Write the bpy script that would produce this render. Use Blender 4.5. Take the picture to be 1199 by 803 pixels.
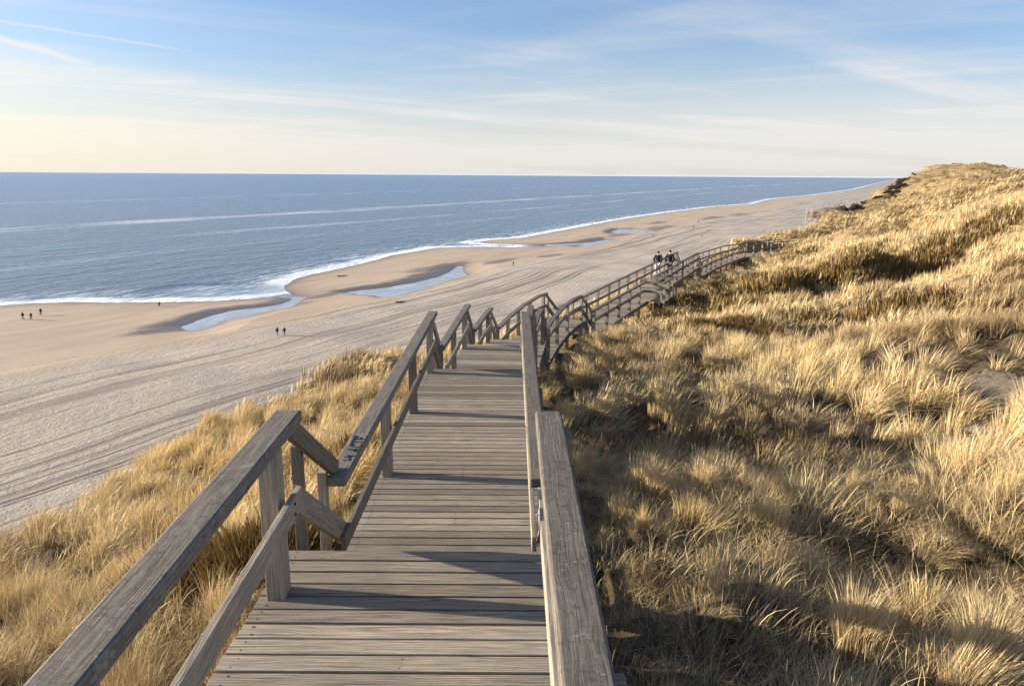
import bpy, bmesh, math, random
import numpy as np
from mathutils import Vector, Matrix
random.seed(7); RNG = np.random.default_rng(7)
C = bpy.context.scene.collection
for o in list(bpy.data.objects): bpy.data.objects.remove(o)
R = math.radians
# ------------------------------------------------------------------ camera
CAMZ = 32.0
cd = bpy.data.cameras.new('camera'); cam = bpy.data.objects.new('camera', cd); C.objects.link(cam)
cam.matrix_world = Matrix.Translation((0, 0, CAMZ)) @ Matrix.Rotation(R(90 - 12.83), 4, 'X') @ Matrix.Rotation(R(0.33), 4, 'Z')
cd.sensor_width = 36; cd.lens = 26.0; cd.clip_start = 0.05; cd.clip_end = 120000
S = bpy.context.scene; S.camera = cam
S.render.engine = 'CYCLES'
S.view_settings.view_transform = 'Standard'; S.view_settings.look = 'None'
S.view_settings.gamma = 1; S.view_settings.use_curve_mapping = False
S.view_settings.exposure = 1.34
# ------------------------------------------------------------------ light
SUN_EL, SUN_AZ = 14.0, 7.0       # azimuth: degrees ahead (+Y) of straight left (-X)
sd = Vector((-math.cos(R(SUN_AZ)) * math.cos(R(SUN_EL)), math.sin(R(SUN_AZ)) * math.cos(R(SUN_EL)), math.sin(R(SUN_EL))))
sl = bpy.data.lights.new('sun', 'SUN'); sun = bpy.data.objects.new('sun', sl); C.objects.link(sun)
sun.rotation_euler = sd.to_track_quat('Z', 'Y').to_euler()
sl.energy = 5.0; sl.angle = R(0.6); sl.color = (1.0, 0.86, 0.66)
W = bpy.data.worlds.new('World'); S.world = W; W.use_nodes = True

class G:
    """tiny node-graph helper"""
    def __init__(s, nt): s.nt = nt; s.n = nt.nodes; s.l = nt.links
    def node(s, t, ins=None, **kw):
        n = s.n.new(t)
        for k, v in kw.items(): setattr(n, k, v)
        for k, v in (ins or {}).items(): s.put(n.inputs[k], v)
        return n
    def put(s, sock, v):
        if hasattr(v, 'bl_idname') and hasattr(v, 'outputs'): v = v.outputs[0]
        if isinstance(v, bpy.types.NodeSocket): s.l.new(v, sock)
        else: sock.default_value = v
    def m(s, op, a, b=0.0, c=0.0, clamp=False):
        n = s.node('ShaderNodeMath', operation=op, use_clamp=clamp)
        s.put(n.inputs[0], a); s.put(n.inputs[1], b); s.put(n.inputs[2], c); return n.outputs[0]
    def vm(s, op, a, b=(0, 0, 0), out=0):
        n = s.node('ShaderNodeVectorMath', operation=op); s.put(n.inputs[0], a); s.put(n.inputs[1], b); return n.outputs[out]
    def ss(s, v, a, b, lo=0.0, hi=1.0):
        n = s.node('ShaderNodeMapRange', interpolation_type='SMOOTHSTEP', clamp=True)
        for i, x in enumerate((v, a, b, lo, hi)): s.put(n.inputs[i], x)
        return n.outputs[0]
    def mix(s, f, a, b, mode='MIX'):
        n = s.node('ShaderNodeMix', data_type='RGBA', blend_type=mode)
        s.put(n.inputs[0], f); s.put(n.inputs[6], a); s.put(n.inputs[7], b); return n.outputs[2]
    def noise(s, vec, scale, detail=4, rough=0.55, dist=0.0, out=0):
        n = s.node('ShaderNodeTexNoise', {'Scale': scale, 'Detail': detail, 'Roughness': rough, 'Distortion': dist})
        if vec is not None: s.put(n.inputs['Vector'], vec)
        return n.outputs[out]
    def xyz(s, x, y, z=0.0):
        n = s.node('ShaderNodeCombineXYZ'); s.put(n.inputs[0], x); s.put(n.inputs[1], y); s.put(n.inputs[2], z); return n.outputs[0]
    def sep(s, v):
        n = s.node('ShaderNodeSeparateXYZ'); s.put(n.inputs[0], v); return n.outputs
    def attr(s, name, typ='GEOMETRY'):
        return s.node('ShaderNodeAttribute', attribute_name=name, attribute_type=typ)

def c4(r, g, b): return (r, g, b, 1.0)

def build_world():
    W.node_tree.nodes.clear(); g = G(W.node_tree)
    sky = g.node('ShaderNodeTexSky', sky_type='NISHITA', sun_disc=False)
    sky.sun_elevation = R(SUN_EL); sky.sun_rotation = math.atan2(sd.x, sd.y)
    sky.altitude = 30; sky.air_density = 1.0; sky.dust_density = 1.2; sky.ozone_density = 3.0
    d = g.node('ShaderNodeTexCoord').outputs['Generated']
    x, y, z = g.sep(d)
    zz = g.m('ADD', g.m('MAXIMUM', z, 0.0), 0.06)
    px = g.m('DIVIDE', x, zz); py = g.m('DIVIDE', y, zz)
    # high thin cirrus, combed into long streaks, in two directions
    def streak(ang, su, sv, seed, sc=1.0):
        a = R(ang); ca, sa = math.cos(a), math.sin(a)
        u = g.m('ADD', g.m('MULTIPLY', px, ca), g.m('MULTIPLY', py, sa))
        v = g.m('SUBTRACT', g.m('MULTIPLY', py, ca), g.m('MULTIPLY', px, sa))
        return g.noise(g.xyz(g.m('MULTIPLY', u, su), g.m('MULTIPLY', v, sv), seed), sc, 7, 0.6, 0.6)
    n1 = streak(28, .16, .75, 3.1); n2 = streak(152, .22, .9, 8.4); n3 = streak(20, .11, .20, 1.7)
    cov = g.ss(n3, .40, .66)
    c = g.m('ADD', g.m('MULTIPLY', g.ss(n1, .46, .80), .75), g.m('MULTIPLY', g.ss(n2, .48, .82), .6))
    c = g.m('MULTIPLY', c, g.m('ADD', g.m('MULTIPLY', cov, .8), .35), clamp=True)
    veil = g.m('ADD', g.m('MULTIPLY', g.ss(z, .15, .0), .80), g.m('MULTIPLY', g.ss(z, .32, .05), g.m('MULTIPLY', g.ss(n3, .3, .7), .28)))
    veil = g.m('ADD', veil, .08)
    c = g.m('ADD', g.m('MULTIPLY', g.m('MULTIPLY', c, .95), g.ss(z, .0, .10)), veil, clamp=True)
    def trail(r1, r2, w):
        a, b = Vector(r1).normalized(), Vector(r2).normalized()
        n = a.cross(b).normalized(); t = (b - a).normalized()
        dist = g.m('ABSOLUTE', g.m('ADD', g.vm('DOT_PRODUCT', d, tuple(n), out=1), g.m('MULTIPLY', g.m('SUBTRACT', g.noise(d, 30, 3), .5), w * 1.2)))
        al = g.vm('DOT_PRODUCT', d, tuple(t), out=1); L0, L1 = a.dot(t), b.dot(t)
        return g.m('MULTIPLY', g.ss(dist, w, w * .1), g.m('MULTIPLY', g.ss(al, L1 + .01, L1 - .08), g.ss(al, L0 - .25, L0 + .03)))
    t1 = trail((-.5379, .829, .1533), (-.3471, .9282, .1343), .0030)
    t2 = trail((-.5413, .8299, .135), (-.4287, .8971, .1071), .0085)
    t3 = trail((-.554, .8269, .0961), (-.5363, .8404, .0785), .0085)
    tr = g.m('ADD', g.m('MULTIPLY', t1, .45), g.m('ADD', g.m('MULTIPLY', t2, .75), g.m('MULTIPLY', t3, .8)), clamp=True)
    c = g.m('MAXIMUM', c, tr)
    # cloud veil takes its light from the sky near the horizon, a little warmer towards the sun
    side = g.ss(g.vm('DOT_PRODUCT', d, tuple(sd), out=1), .1, .95)
    ccol = g.mix(side, c4(5.4, 5.15, 4.95), c4(6.3, 5.6, 4.5))
    tint = g.mix(1.0, sky.outputs[0], c4(.90, .99, 1.17), 'MULTIPLY')
    col = g.mix(g.m('MULTIPLY', c, .8), tint, ccol)
    bg = g.node('ShaderNodeBackground', {'Color': col, 'Strength': 0.070})
    out = g.node('ShaderNodeOutputWorld'); g.l.new(bg.outputs[0], out.inputs[0])
build_world()

# ------------------------------------------------------------------ shared maths
A = R(27.5); CA, SA = math.cos(A), math.sin(A)       # the coast runs 27.5 degrees right of straight ahead
def to_uv(x, y): return x * SA + y * CA, x * CA - y * SA
def _h(ix, iy, seed):
    n = (ix.astype(np.int64) * 374761393 + iy.astype(np.int64) * 668265263 + seed * 974634777) & 0x7fffffff
    n = ((n ^ (n >> 13)) * 1274126177) & 0x7fffffff
    return ((n ^ (n >> 16)) & 0xffff) / 65535.0
def vnoise(x, y, seed=0):
    ix, iy = np.floor(x), np.floor(y); fx, fy = x - ix, y - iy
    fx = fx * fx * (3 - 2 * fx); fy = fy * fy * (3 - 2 * fy)
    a, b, c, d = _h(ix, iy, seed), _h(ix + 1, iy, seed), _h(ix, iy + 1, seed), _h(ix + 1, iy + 1, seed)
    return (a * (1 - fx) + b * fx) * (1 - fy) + (c * (1 - fx) + d * fx) * fy
def fbm(x, y, seed=0, o=4):
    s = 0; a = .5; t = 0
    for i in range(o):
        s = s + a * vnoise(x * 2 ** i + 17.3 * i, y * 2 ** i - 9.1 * i, seed + i); t += a; a *= .5
    return s / t
def worley(x, y, cell=.66, seed=300, full=False):
    """distance to the nearest clump centre, in cells scaled by the clump's own size"""
    gx, gy = x / cell, y / cell; ix, iy = np.floor(gx), np.floor(gy); best = np.full(np.shape(x), 9.0); bx = np.zeros(np.shape(x)); by = bx.copy()
    for i in (-1, 0, 1):
        for j in (-1, 0, 1):
            cx = ix + i + .1 + .8 * _h(ix + i, iy + j, seed); cy = iy + j + .1 + .8 * _h(ix + i, iy + j, seed + 1); sz = .55 + .75 * _h(ix + i, iy + j, seed + 2)
            d = np.hypot(gx - cx, gy - cy) / sz; k = d < best; best = np.where(k, d, best); bx = np.where(k, cx, bx); by = np.where(k, cy, by)
    return (best, (gx - bx) * cell, (gy - by) * cell) if full else np.minimum(best, 1.2)
def sstep(x, a, b):
    t = np.clip((x - a) / (b - a), 0, 1); return t * t * (3 - 2 * t)

# ------------------------------------------------------------------ the boardwalk's route (metres)
DECKS = [   # (deck height, centre line)
    (29.75, [(-.51, -2.2), (-.51, 4.14)]),
    (28.95, [(-.51, 4.95), (-.51, 11.5)]),
    (28.15, [(-.50, 12.3), (-.28, 16.7)]),
    (27.35, [(-.22, 17.45), (-.05, 19.2), (.14, 20.8)]),
    (26.55, [(.28, 21.55), (.62, 23.4), (1.12, 25.6), (1.66, 27.4), (2.1, 28.35)]),
    (25.75, [(2.46, 29.1), (12.43, 52.4)]),
    (24.95, [(12.78, 53.15), (15.35, 58.5), (19.2, 65.3), (23.4, 69.9), (27.0, 72.6)]),
]
HALF = .71
def resample(pts, step):
    P = [np.array(p, float) for p in pts]; out = [P[0]]; 
    for a, b in zip(P[:-1], P[1:]):
        n = max(1, int(round(np.linalg.norm(b - a) / step)))
        for i in range(1, n + 1): out.append(a + (b - a) * i / n)
    return out
PATH = []          # (x, y, z) samples along the whole route
for z, pl in DECKS:
    for p in resample(pl, .6): PATH.append((p[0], p[1], z))
PATH = np.array(PATH)
def path_dist(x, y):
    """distance to the route and the deck height there"""
    x = np.asarray(x, float); y = np.asarray(y, float); best = np.full(x.shape, 1e9); zz = np.full(x.shape, 29.75)
    for i in range(len(PATH) - 1):
        ax, ay, az = PATH[i]; bx, by, bz = PATH[i + 1]
        dx, dy = bx - ax, by - ay; L = dx * dx + dy * dy + 1e-9
        t = np.clip(((x - ax) * dx + (y - ay) * dy) / L, 0, 1)
        d = np.hypot(x - ax - t * dx, y - ay - t * dy); k = d < best
        best = np.where(k, d, best); zz = np.where(k, az + (bz - az) * t, zz)
    return best, zz

# ------------------------------------------------------------------ terrain
CT = [(2.78,3.49,29.1),(1.43,3.58,29.2),(0.83,3.85,29.15),(1.4,5.47,28.8),(3.36,5.29,28.9),(4.51,6.01,29.1),(4.68,9.55,28.3),(7.06,11.66,28.0),
(2.93,11.97,27.7),(10.04,14.04,28.3),(8.79,18.45,27.3),(5.1,21.35,26.6),(10.4,29.51,26.3),(17.33,29.67,27.1),(3.02,25.36,25.9),(7.6,35.97,25.1),
(15.01,51.81,24.9),(18.48,39.76,26.3),(24.61,41.07,27.6),(22.82,33.06,28.4),(25.05,62.26,26.0),(32.2,62.58,27.5),(34.56,50.87,30.0),(45.0,76.29,29.1),
(43.84,96.25,26.7),(74.97,133.07,30.8),(63.68,122.21,28.1),(78.21,123.0,31.6),(114.66,210.36,31.8),(119.94,205.6,33.2),(123.81,195.43,33.5),
(65.64,97.65,32.5),(-8.98,11.92,25.5),(-9.5,13.84,24.9),(-9.79,15.79,24.45),(-10.1,18.26,24.0),(-10.13,20.77,23.8),(-10.3,23.31,23.7),
(-9.88,24.8,23.5),(-9.35,27.82,23.3),(-8.63,28.85,23.2),(-8.57,29.9,23.4),(-7.48,31.46,23.5),(-5.84,34.0,23.3),(4.38,41.38,24.0),(19.8,66.3,25.5),
(30.4,85.67,25.2),(44.86,109.31,25.5),(54.18,123.76,25.9),(77.51,163.02,27.1),(108.98,214.99,30.2),(-3.17,4.01,28.5),(-4.78,7.18,27.3),
(-4.14,8.22,27.3),(-4.03,12.14,26.5),
(-.5,0,29.15),(-.5,-6,29.4),(-2.2,4.5,28.7),(-2.2,8,28.0),(-.5,4.2,29.0),(-.5,8,28.3),(-.5,12,27.7),(-.4,16,27.0),(.1,20.5,26.3),(1.2,25.5,25.5),(2.3,29,25.05),(5,35,24.95),(8,42,24.95),
(12,51,24.7),(15.5,58.5,24.3),(19.5,65.5,24.35),(24,70,24.7),(29.5,75,25.9),(36,79,26.6),(-9,-4,26.5),(-14,-25,26.5),(0,-25,29.5),(12,-10,29.6),(12,2,29.4),(25,0,30.0),
(20,20,28.9),(60,40,32.0),(60,0,31),(150,50,30),(150,150,31),(200,350,20),(260,350,20),(130,260,24),(170,260,25),(230,200,28),(300,500,15),(90,-30,30),(30,-60,30)]
CT = np.array(CT)
def warp(x, y):
    r = np.hypot(x, y) + 1e-6; k = np.log1p(r / 8.0) / r; return x * k, y * k
def _tps():
    X, Y = warp(CT[:, 0], CT[:, 1]); n = len(X)
    D = np.hypot(X[:, None] - X, Y[:, None] - Y); K = np.where(D > 0, D * D * np.log(D + 1e-12), 0) + np.eye(n) * 3e-4
    P = np.stack([np.ones(n), X, Y], 1); M = np.zeros((n + 3, n + 3)); M[:n, :n] = K; M[:n, n:] = P; M[n:, :n] = P.T
    b = np.zeros(n + 3); b[:n] = CT[:, 2]; return X, Y, np.linalg.solve(M, b)
TX, TY, TW = _tps()
def plateau(x, y):
    X, Y = warp(x, y); z = TW[-3] + TW[-2] * X + TW[-1] * Y
    for i in range(len(TX)):
        d = np.hypot(X - TX[i], Y - TY[i]); z = z + TW[i] * d * d * np.log(d + 1e-12)
    return z
EU = [-60, -20, 0, 6.5, 8, 9.5, 11.6, 13.8, 16, 20.4, 27.5, 38.8, 68, 90, 118, 135, 180, 241, 400, 800]
EV = [-9, -9.5, -11, -13.6, -14.9, -16.1, -17.5, -18.7, -20, -21.3, -21.0, -16, -13.6, -13.0, -11, -9.4, -6.9, -2.8, -2, -2]
def dune_h(x, y):
    u, v = to_uv(x, y); r = np.hypot(x, y)
    z = plateau(x, y)
    amp = np.clip(r / 30, .25, 1.0)
    # hummocks, combed by the wind
    z = z + (fbm(x / 1.7, y / 1.7, 3) - .5) * .55 * np.clip(r / 12, .5, 1) + (fbm(u / 9, v / 5, 11) - .5) * 1.5 * amp * sstep(r, 6, 30)
    z = z + (fbm(u / 26, v / 12, 21, 3) - .5) * 5.0 * sstep(r, 55, 160)
    z = z + (fbm(x / .9, y / .9, 7, 2) - .5) * .26 * sstep(r, 1.5, 4) * (1 - sstep(r, 30, 50)) + (fbm(u / 4.5, v / 2.0, 17, 3) - .5) * 1.5 * sstep(r, 14, 45)
    # a darker bank that runs across the hollow on the right, steep towards the walk
    p_ = (x - 20.5) * .94 + (y - 42) * .342; q_ = -(x - 20.5) * .342 + (y - 42) * .94
    z = z + (sstep(q_, -1.6, .8) - .5) * 1.3 * np.exp(-(p_ / 9) ** 2 - (q_ / 6) ** 2)
    z = z + .55 * (sstep(y, 28.6, 30.2) - .3) * np.exp(-((x + 7.2) / 2.6) ** 2 - ((y - 30.6) / 3.2) ** 2)
    z = z + (fbm(x / 11, y / 11, 23, 3) - .5) * 4.0 * sstep(r, 130, 190) * (v > -12)
    wc = worley(x, y); z = z + (.22 - .55 * wc) * .75 * sstep(r, 1.5, 3) * (1 - sstep(r, 18, 34)) * sstep(np.abs(x + .5), .9, 1.8)
    # sandy hollows on the right
    for cx, cy, s, dz in ((7.3, 11.8, 1.5, .5), (9.2, 13.2, 1.3, .35), (4.6, 8.4, 1.2, .35), (3.2, 5.4, .8, .25), (2.4, 9.0, .9, .2)):
        z = z - dz * np.exp(-((x - cx) ** 2 + (y - cy) ** 2) / (s * s))
    # nothing pokes through the walk
    d, pz = path_dist(x, y)
    lim = pz - .42 + np.clip(d - 1.0, 0, 9) * 1.2
    z = np.minimum(z, lim)
    ve = np.interp(u, EU, EV) + (fbm(u / 3.2, u * 0 + 4.4, 5) - .5) * 1.6
    dd = np.maximum(ve - v, 0)
    z = z - (dd * .78 + .5 * sstep(dd, 0, .6)) + (fbm(x / 2.0, y / 2.0, 31) - .5) * .8 * sstep(dd, .3, 3)
    return z
def bm_grid(name, X, Y, Z, mat, attrs=None, smooth=True):
    """a sheet from 2-D arrays of coordinates"""
    n, m = X.shape; me = bpy.data.meshes.new(name)
    co = np.stack([X, Y, Z], -1).reshape(-1, 3).astype(np.float32)
    i = (np.arange(n - 1)[:, None] * m + np.arange(m - 1)).ravel()
    f = np.stack([i, i + 1, i + m + 1, i + m], 1)
    e1 = co[f[0, 1]] - co[f[0, 0]]; e2 = co[f[0, 3]] - co[f[0, 0]]
    if np.cross(e1, e2)[2] < 0: f = f[:, ::-1]
    me.vertices.add(len(co)); me.vertices.foreach_set('co', co.ravel())
    me.loops.add(f.size); me.loops.foreach_set('vertex_index', f.ravel().astype(np.int32))
    me.polygons.add(len(f)); me.polygons.foreach_set('loop_start', np.arange(0, f.size, 4, dtype=np.int32))
    me.polygons.foreach_set('loop_total', np.full(len(f), 4, dtype=np.int32))
    me.update(calc_edges=True); me.validate()
    if smooth: me.polygons.foreach_set('use_smooth', np.ones(len(me.polygons), bool))
    for k, a in (attrs or {}).items():
        at = me.attributes.new(k, 'FLOAT', 'POINT'); at.data.foreach_set('value', a.ravel().astype(np.float32))
    me.materials.append(mat); o = bpy.data.objects.new(name, me); C.objects.link(o); return o

def new_mat(name):
    m = bpy.data.materials.new(name); m.use_nodes = True; m.node_tree.nodes.clear(); return m, G(m.node_tree)
def finish(m, g, col, rough, bump=None, strength=.5, dist=.02, spec=.3, extra=None):
    b = g.node('ShaderNodeBsdfPrincipled', {'Base Color': col, 'Roughness': rough, 'Specular IOR Level': spec})
    if bump is not None:
        bn = g.node('ShaderNodeBump', {'Strength': strength, 'Distance': dist, 'Height': bump}); g.l.new(bn.outputs[0], b.inputs['Normal'])
    for k, v in (extra or {}).items(): g.put(b.inputs[k], v)
    o = g.node('ShaderNodeOutputMaterial'); g.l.new(b.outputs[0], o.inputs[0]); return m

def pos_uv(g):
    p = g.node('ShaderNodeNewGeometry').outputs['Position']; x, y, z = g.sep(p)
    u = g.m('ADD', g.m('MULTIPLY', x, SA), g.m('MULTIPLY', y, CA)); v = g.m('SUBTRACT', g.m('MULTIPLY', x, CA), g.m('MULTIPLY', y, SA))
    return p, u, v

def mat_dune():
    m, g = new_mat('dune_ground'); p, u, v = pos_uv(g)
    n = g.noise(p, .9, 6, .6); n2 = g.noise(p, 6, 5, .65); n3 = g.noise(p, 60, 4, .8)
    sand = g.attr('sand').outputs['Fac']; far = g.attr('far').outputs['Fac']
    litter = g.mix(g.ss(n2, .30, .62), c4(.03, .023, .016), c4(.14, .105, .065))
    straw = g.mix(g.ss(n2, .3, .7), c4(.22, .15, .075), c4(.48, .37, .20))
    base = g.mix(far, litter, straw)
    sandc = g.mix(n3, c4(.20, .165, .125), c4(.34, .285, .22))
    k = g.ss(g.m('ADD', sand, g.m('MULTIPLY', g.m('SUBTRACT', n2, .5), .9)), .42, .62)
    col = g.mix(k, base, sandc)
    bmp = g.m('ADD', g.m('MULTIPLY', n2, .5), g.m('MULTIPLY', n3, .18))
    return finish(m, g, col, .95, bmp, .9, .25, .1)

def mat_beach():
    m, g = new_mat('beach_sand'); p, u, v = pos_uv(g)
    wet = g.attr('wet').outputs['Fac']; land = g.attr('land').outputs['Fac']
    rough_zone = g.attr('churn').outputs['Fac']
    n = g.noise(p, .05, 5, .55); nf = g.noise(p, 1.1, 5, .7); ng = g.noise(p, 3.5, 3, .7)
    ux = g.xyz(g.m('MULTIPLY', u, .012), g.m('MULTIPLY', v, .5), 0.0)
    us = g.xyz(g.m('MULTIPLY', u, .03), g.m('MULTIPLY', v, .16), 2.0)
    # wheel tracks: long thin grooves along the coast, wandering a little
    wob = g.m('MULTIPLY', g.noise(g.xyz(g.m('MULTIPLY', u, .013), 0.0, 0.0), 1, 2), 15.0)
    vw = g.m('ADD', v, wob)
    tr = g.noise(g.xyz(g.m('MULTIPLY', u, .004), g.m('MULTIPLY', vw, .85), 5.0), 1, 4, .7)
    groove = g.ss(tr, .50, .60)
    trb = g.noise(g.xyz(g.m('MULTIPLY', u, .002), g.m('MULTIPLY', vw, .30), 9.0), 1, 2, .5)
    deep = g.m('MULTIPLY', g.ss(trb, .55, .68), g.ss(g.noise(g.xyz(g.m('MULTIPLY', u, .003), g.m('MULTIPLY', vw, 2.0), 1.0), 1, 2), .42, .60))
    g1 = g.m('MULTIPLY', g.m('MAXIMUM', g.m('MULTIPLY', groove, .7), deep), rough_zone)
    g1 = g.m('MULTIPLY', g1, g.m('ADD', .12, g.m('MULTIPLY', .88, g.ss(g.noise(g.xyz(g.m('MULTIPLY', u, .007), g.m('MULTIPLY', vw, .085), 21.0), 1, 3), .40, .58))))
    dry = g.mix(g.ss(n, .3, .7), c4(.36, .33, .30), c4(.52, .455, .38))
    dry = g.mix(g.m('MULTIPLY', g.ss(g.noise(us, 1, 5, .6), .42, .7), .45), dry, c4(.36, .315, .285))
    dry = g.mix(g.m('MULTIPLY', g1, .95), dry, c4(.15, .13, .125))
    dry = g.mix(g.m('MULTIPLY', g.ss(nf, .52, .66), g.m('MULTIPLY', rough_zone, .5)), dry, c4(.30, .26, .22))
    damp = g.mix(g.ss(g.noise(us, 1, 5, .6), .35, .65), c4(.40, .315, .24), c4(.47, .375, .285))
    mid = g.mix(land, damp, dry)
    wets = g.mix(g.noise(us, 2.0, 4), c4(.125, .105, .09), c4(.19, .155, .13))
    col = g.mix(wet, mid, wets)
    bmp = g.m('ADD', g.m('MULTIPLY', g.m('ADD', g.m('MULTIPLY', nf, .50), g.m('MULTIPLY', ng, .24)), g.m('ADD', g.m('MULTIPLY', rough_zone, .95), .05)), g.m('MULTIPLY', g1, -.5))
    rough = g.m('SUBTRACT', .95, g.m('MULTIPLY', wet, .55))
    return finish(m, g, col, rough, bmp, .9, 1.0, .25)

def mat_sea():
    m, g = new_mat('sea_water'); p, u, v = pos_uv(g)
    sdv = g.attr('shore').outputs['Fac']; calm = g.attr('calm').outputs['Fac']
    far = g.ss(sdv, 40, 900)
    w1 = g.noise(g.xyz(g.m('MULTIPLY', u, .30), g.m('MULTIPLY', v, .62), 0.0), 1, 5, .62, .3)
    w2 = g.noise(g.xyz(g.m('MULTIPLY', u, .045), g.m('MULTIPLY', v, .12), 3.0), 1, 4, .6, .4)
    w3 = g.noise(p, 2.2, 3, .6)
    h = g.m('ADD', g.m('ADD', g.m('MULTIPLY', w1, .9), g.m('MULTIPLY', w2, 2.4)), g.m('MULTIPLY', w3, .12))
    hb = g.m('MULTIPLY', h, g.m('SUBTRACT', 1.0, g.m('MULTIPLY', calm, .93)))
    # surf: a white lip along the water's edge, lacework behind it
    nz = g.noise(g.xyz(g.m('MULTIPLY', u, .12), g.m('MULTIPLY', v, .12), 6.0), 1, 4, .6)
    edge = g.m('ADD', sdv, g.m('MULTIPLY', g.m('SUBTRACT', nz, .5), 9.0))
    lip = g.ss(edge, 10.5, 5.0)
    lace = g.m('MULTIPLY', g.ss(g.noise(g.xyz(g.m('MULTIPLY', u, .10), g.m('MULTIPLY', v, .55), 1.0), 1, 5, .7, .8), .50, .62), g.ss(sdv, 34, 6))
    dk = g.m('MULTIPLY', g.ss(g.noise(g.xyz(g.m('MULTIPLY', u, .035), g.m('MULTIPLY', v, .33), 12.0), 1, 4, .6, .5), .52, .64), g.ss(sdv, 45, 12))
    # sand bars offshore: long streaks of broken water
    vv = g.m('ADD', v, g.m('MULTIPLY', g.m('SUBTRACT', g.noise(g.xyz(g.m('MULTIPLY', u, .0022), 0.0, 2.0), 1, 4), .5), 90.0))
    def bar(c, w, f): 
        a = g.ss(g.m('ABSOLUTE', g.m('SUBTRACT', vv, c)), w, w * .15)
        return g.m('MULTIPLY', g.m('MULTIPLY', a, f), g.ss(g.noise(g.xyz(g.m('MULTIPLY', u, .01), g.m('MULTIPLY', v, .05), c), 1, 3), .30, .60))
    bars = g.m('ADD', bar(-442, 28, .85), g.m('ADD', bar(-325, 12, .6), g.m('ADD', bar(-815, 30, .55), bar(-268, 12, .35))), clamp=True)
    bars = g.m('MULTIPLY', bars, g.m('ADD', .45, g.m('MULTIPLY', g.ss(w1, .42, .60), .55)))
    fr = g.m('MULTIPLY', g.ss(g.noise(g.xyz(g.m('MULTIPLY', u, .11), g.m('MULTIPLY', v, .45), 7.0), 1, 5, .75), .57, .72), .38)
    pst = g.m('MULTIPLY', g.m('MULTIPLY', g.ss(g.noise(g.xyz(g.m('MULTIPLY', u, .10), g.m('MULTIPLY', v, .9), 3.0), 1, 4, .7, .6), .46, .60), calm), .65)
    fr = g.m('MAXIMUM', fr, pst)
    foam = g.m('MAXIMUM', g.m('MULTIPLY', g.m('MAXIMUM', lip, g.m('MULTIPLY', lace, .95)), g.m('SUBTRACT', 1.0, g.m('MULTIPLY', calm, .6))), g.m('MAXIMUM', bars, fr))
    cw = g.mix(far, c4(.095, .175, .26), c4(.065, .17, .33))
    cw = g.mix(g.m('MULTIPLY', dk, .7), cw, c4(.05, .08, .12))
    cw = g.mix(g.m('MULTIPLY', g.ss(w1, .60, .36), .55), cw, c4(.045, .085, .14))
    col = g.mix(foam, cw, c4(.74, .80, .86))
    bn = g.node('ShaderNodeBump', {'Strength': .85, 'Distance': .9, 'Height': hb})
    rough = g.m('ADD', .22, g.m('MULTIPLY', foam, .6))
    b = g.node('ShaderNodeBsdfPrincipled', {'Base Color': col, 'Roughness': rough, 'IOR': 1.33, 'Specular IOR Level': .5, 'Normal': bn})
    o = g.node('ShaderNodeOutputMaterial'); g.l.new(b.outputs[0], o.inputs[0]); return m

# ---- shoreline and tide pools, in metres on the sea plane
SHORE = [(-900,-300),(-420,-40),(-260,80),(-180,140),(-150,163),(-125.2,178.2),(-118.9,181.4),(-112.1,184.2),(-100.5,182.7),(-88.4,184.4),(-76.4,186.7),(-67,191.1),(-62.7,193.3),(-56.9,190.7),(-55,193.5),
 (-58,196.2),(-62.5,203.5),(-66.2,214.8),(-66.6,229.4),(-63.9,241.8),(-59.2,255.6),(-53.8,273.8),(-48.1,297.8),(-40,315.3),(-33.5,330.7),(-15.5,335.8),(-.1,334.7),(15.6,339.7),(7.1,347.7),(-12.2,353),(-18.1,357.2),(-10.8,371.9),(4.3,383.1),
 (18.9,415.2),(57.3,502.8),(91.8,576.6),(146,676.4),(214.5,794.5),(277.1,873),(370.6,1073.5),(505.1,1276.2),(850,1882.6),(1500,3150),(3500,7000),(9000,17500)]
POOLS = [[(-55,193.5),(-54.2,188.1),(-54.4,179.3),(-57.3,174.5),(-59.4,168.9),(-61.9,164.6),(-63.8,160.6),(-64.6,155.8),(-65.3,150.4),(-67.5,150.3),(-70.3,153.8),(-69.7,158.4),(-69.4,165.4),(-67.7,170.8),(-64.7,175.4),(-60.6,178.5),(-57.8,182.9),(-56.9,190.7)],
 [(-46.4,201.1),(-42,205.9),(-35.6,211),(-30.6,219.7),(-26.4,227.2),(-23.2,235.2),(-20.8,245.9),(-19.4,262.4),(-17.3,262.5),(-17,248.3),(-15.3,239.7),(-18.6,229.5),(-23.2,216.5),(-26.4,206.5),(-30.1,198.8),(-34,194.3),(-36.8,197.1)],
 [(28,338.4),(36.5,353.9),(44.6,370.7),(49.5,375.9),(47,366),(40.4,351.9),(33.1,338.8)],
 [(56.7,427.4),(63.9,451.7),(74.9,452.5),(84.7,436.1),(77.9,425.8),(66.6,431.4),(57.9,415)],
 [(15,341),(40,352),(52,372),(47,376),(38,360),(15,347)]]
WETS = [(-71,150,9),(-70,160,9),(-56,178,7),(-28,252,11),(-22,262,12),(-30,235,6),(-5,270,9),(15,292,8),(40,372,14),(58,400,14),(62,430,18),(90,455,18),(98.1,506.4,14),(150,560,22),(185,610,20),(-50,196,6)]
def seg_dist(x, y, pts, closed=False):
    best = np.full(x.shape, 1e9); P = pts + [pts[0]] if closed else pts
    for (ax, ay), (bx, by) in zip(P[:-1], P[1:]):
        dx, dy = bx - ax, by - ay; t = np.clip(((x - ax) * dx + (y - ay) * dy) / (dx * dx + dy * dy), 0, 1)
        best = np.minimum(best, np.hypot(x - ax - t * dx, y - ay - t * dy))
    return best
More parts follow.
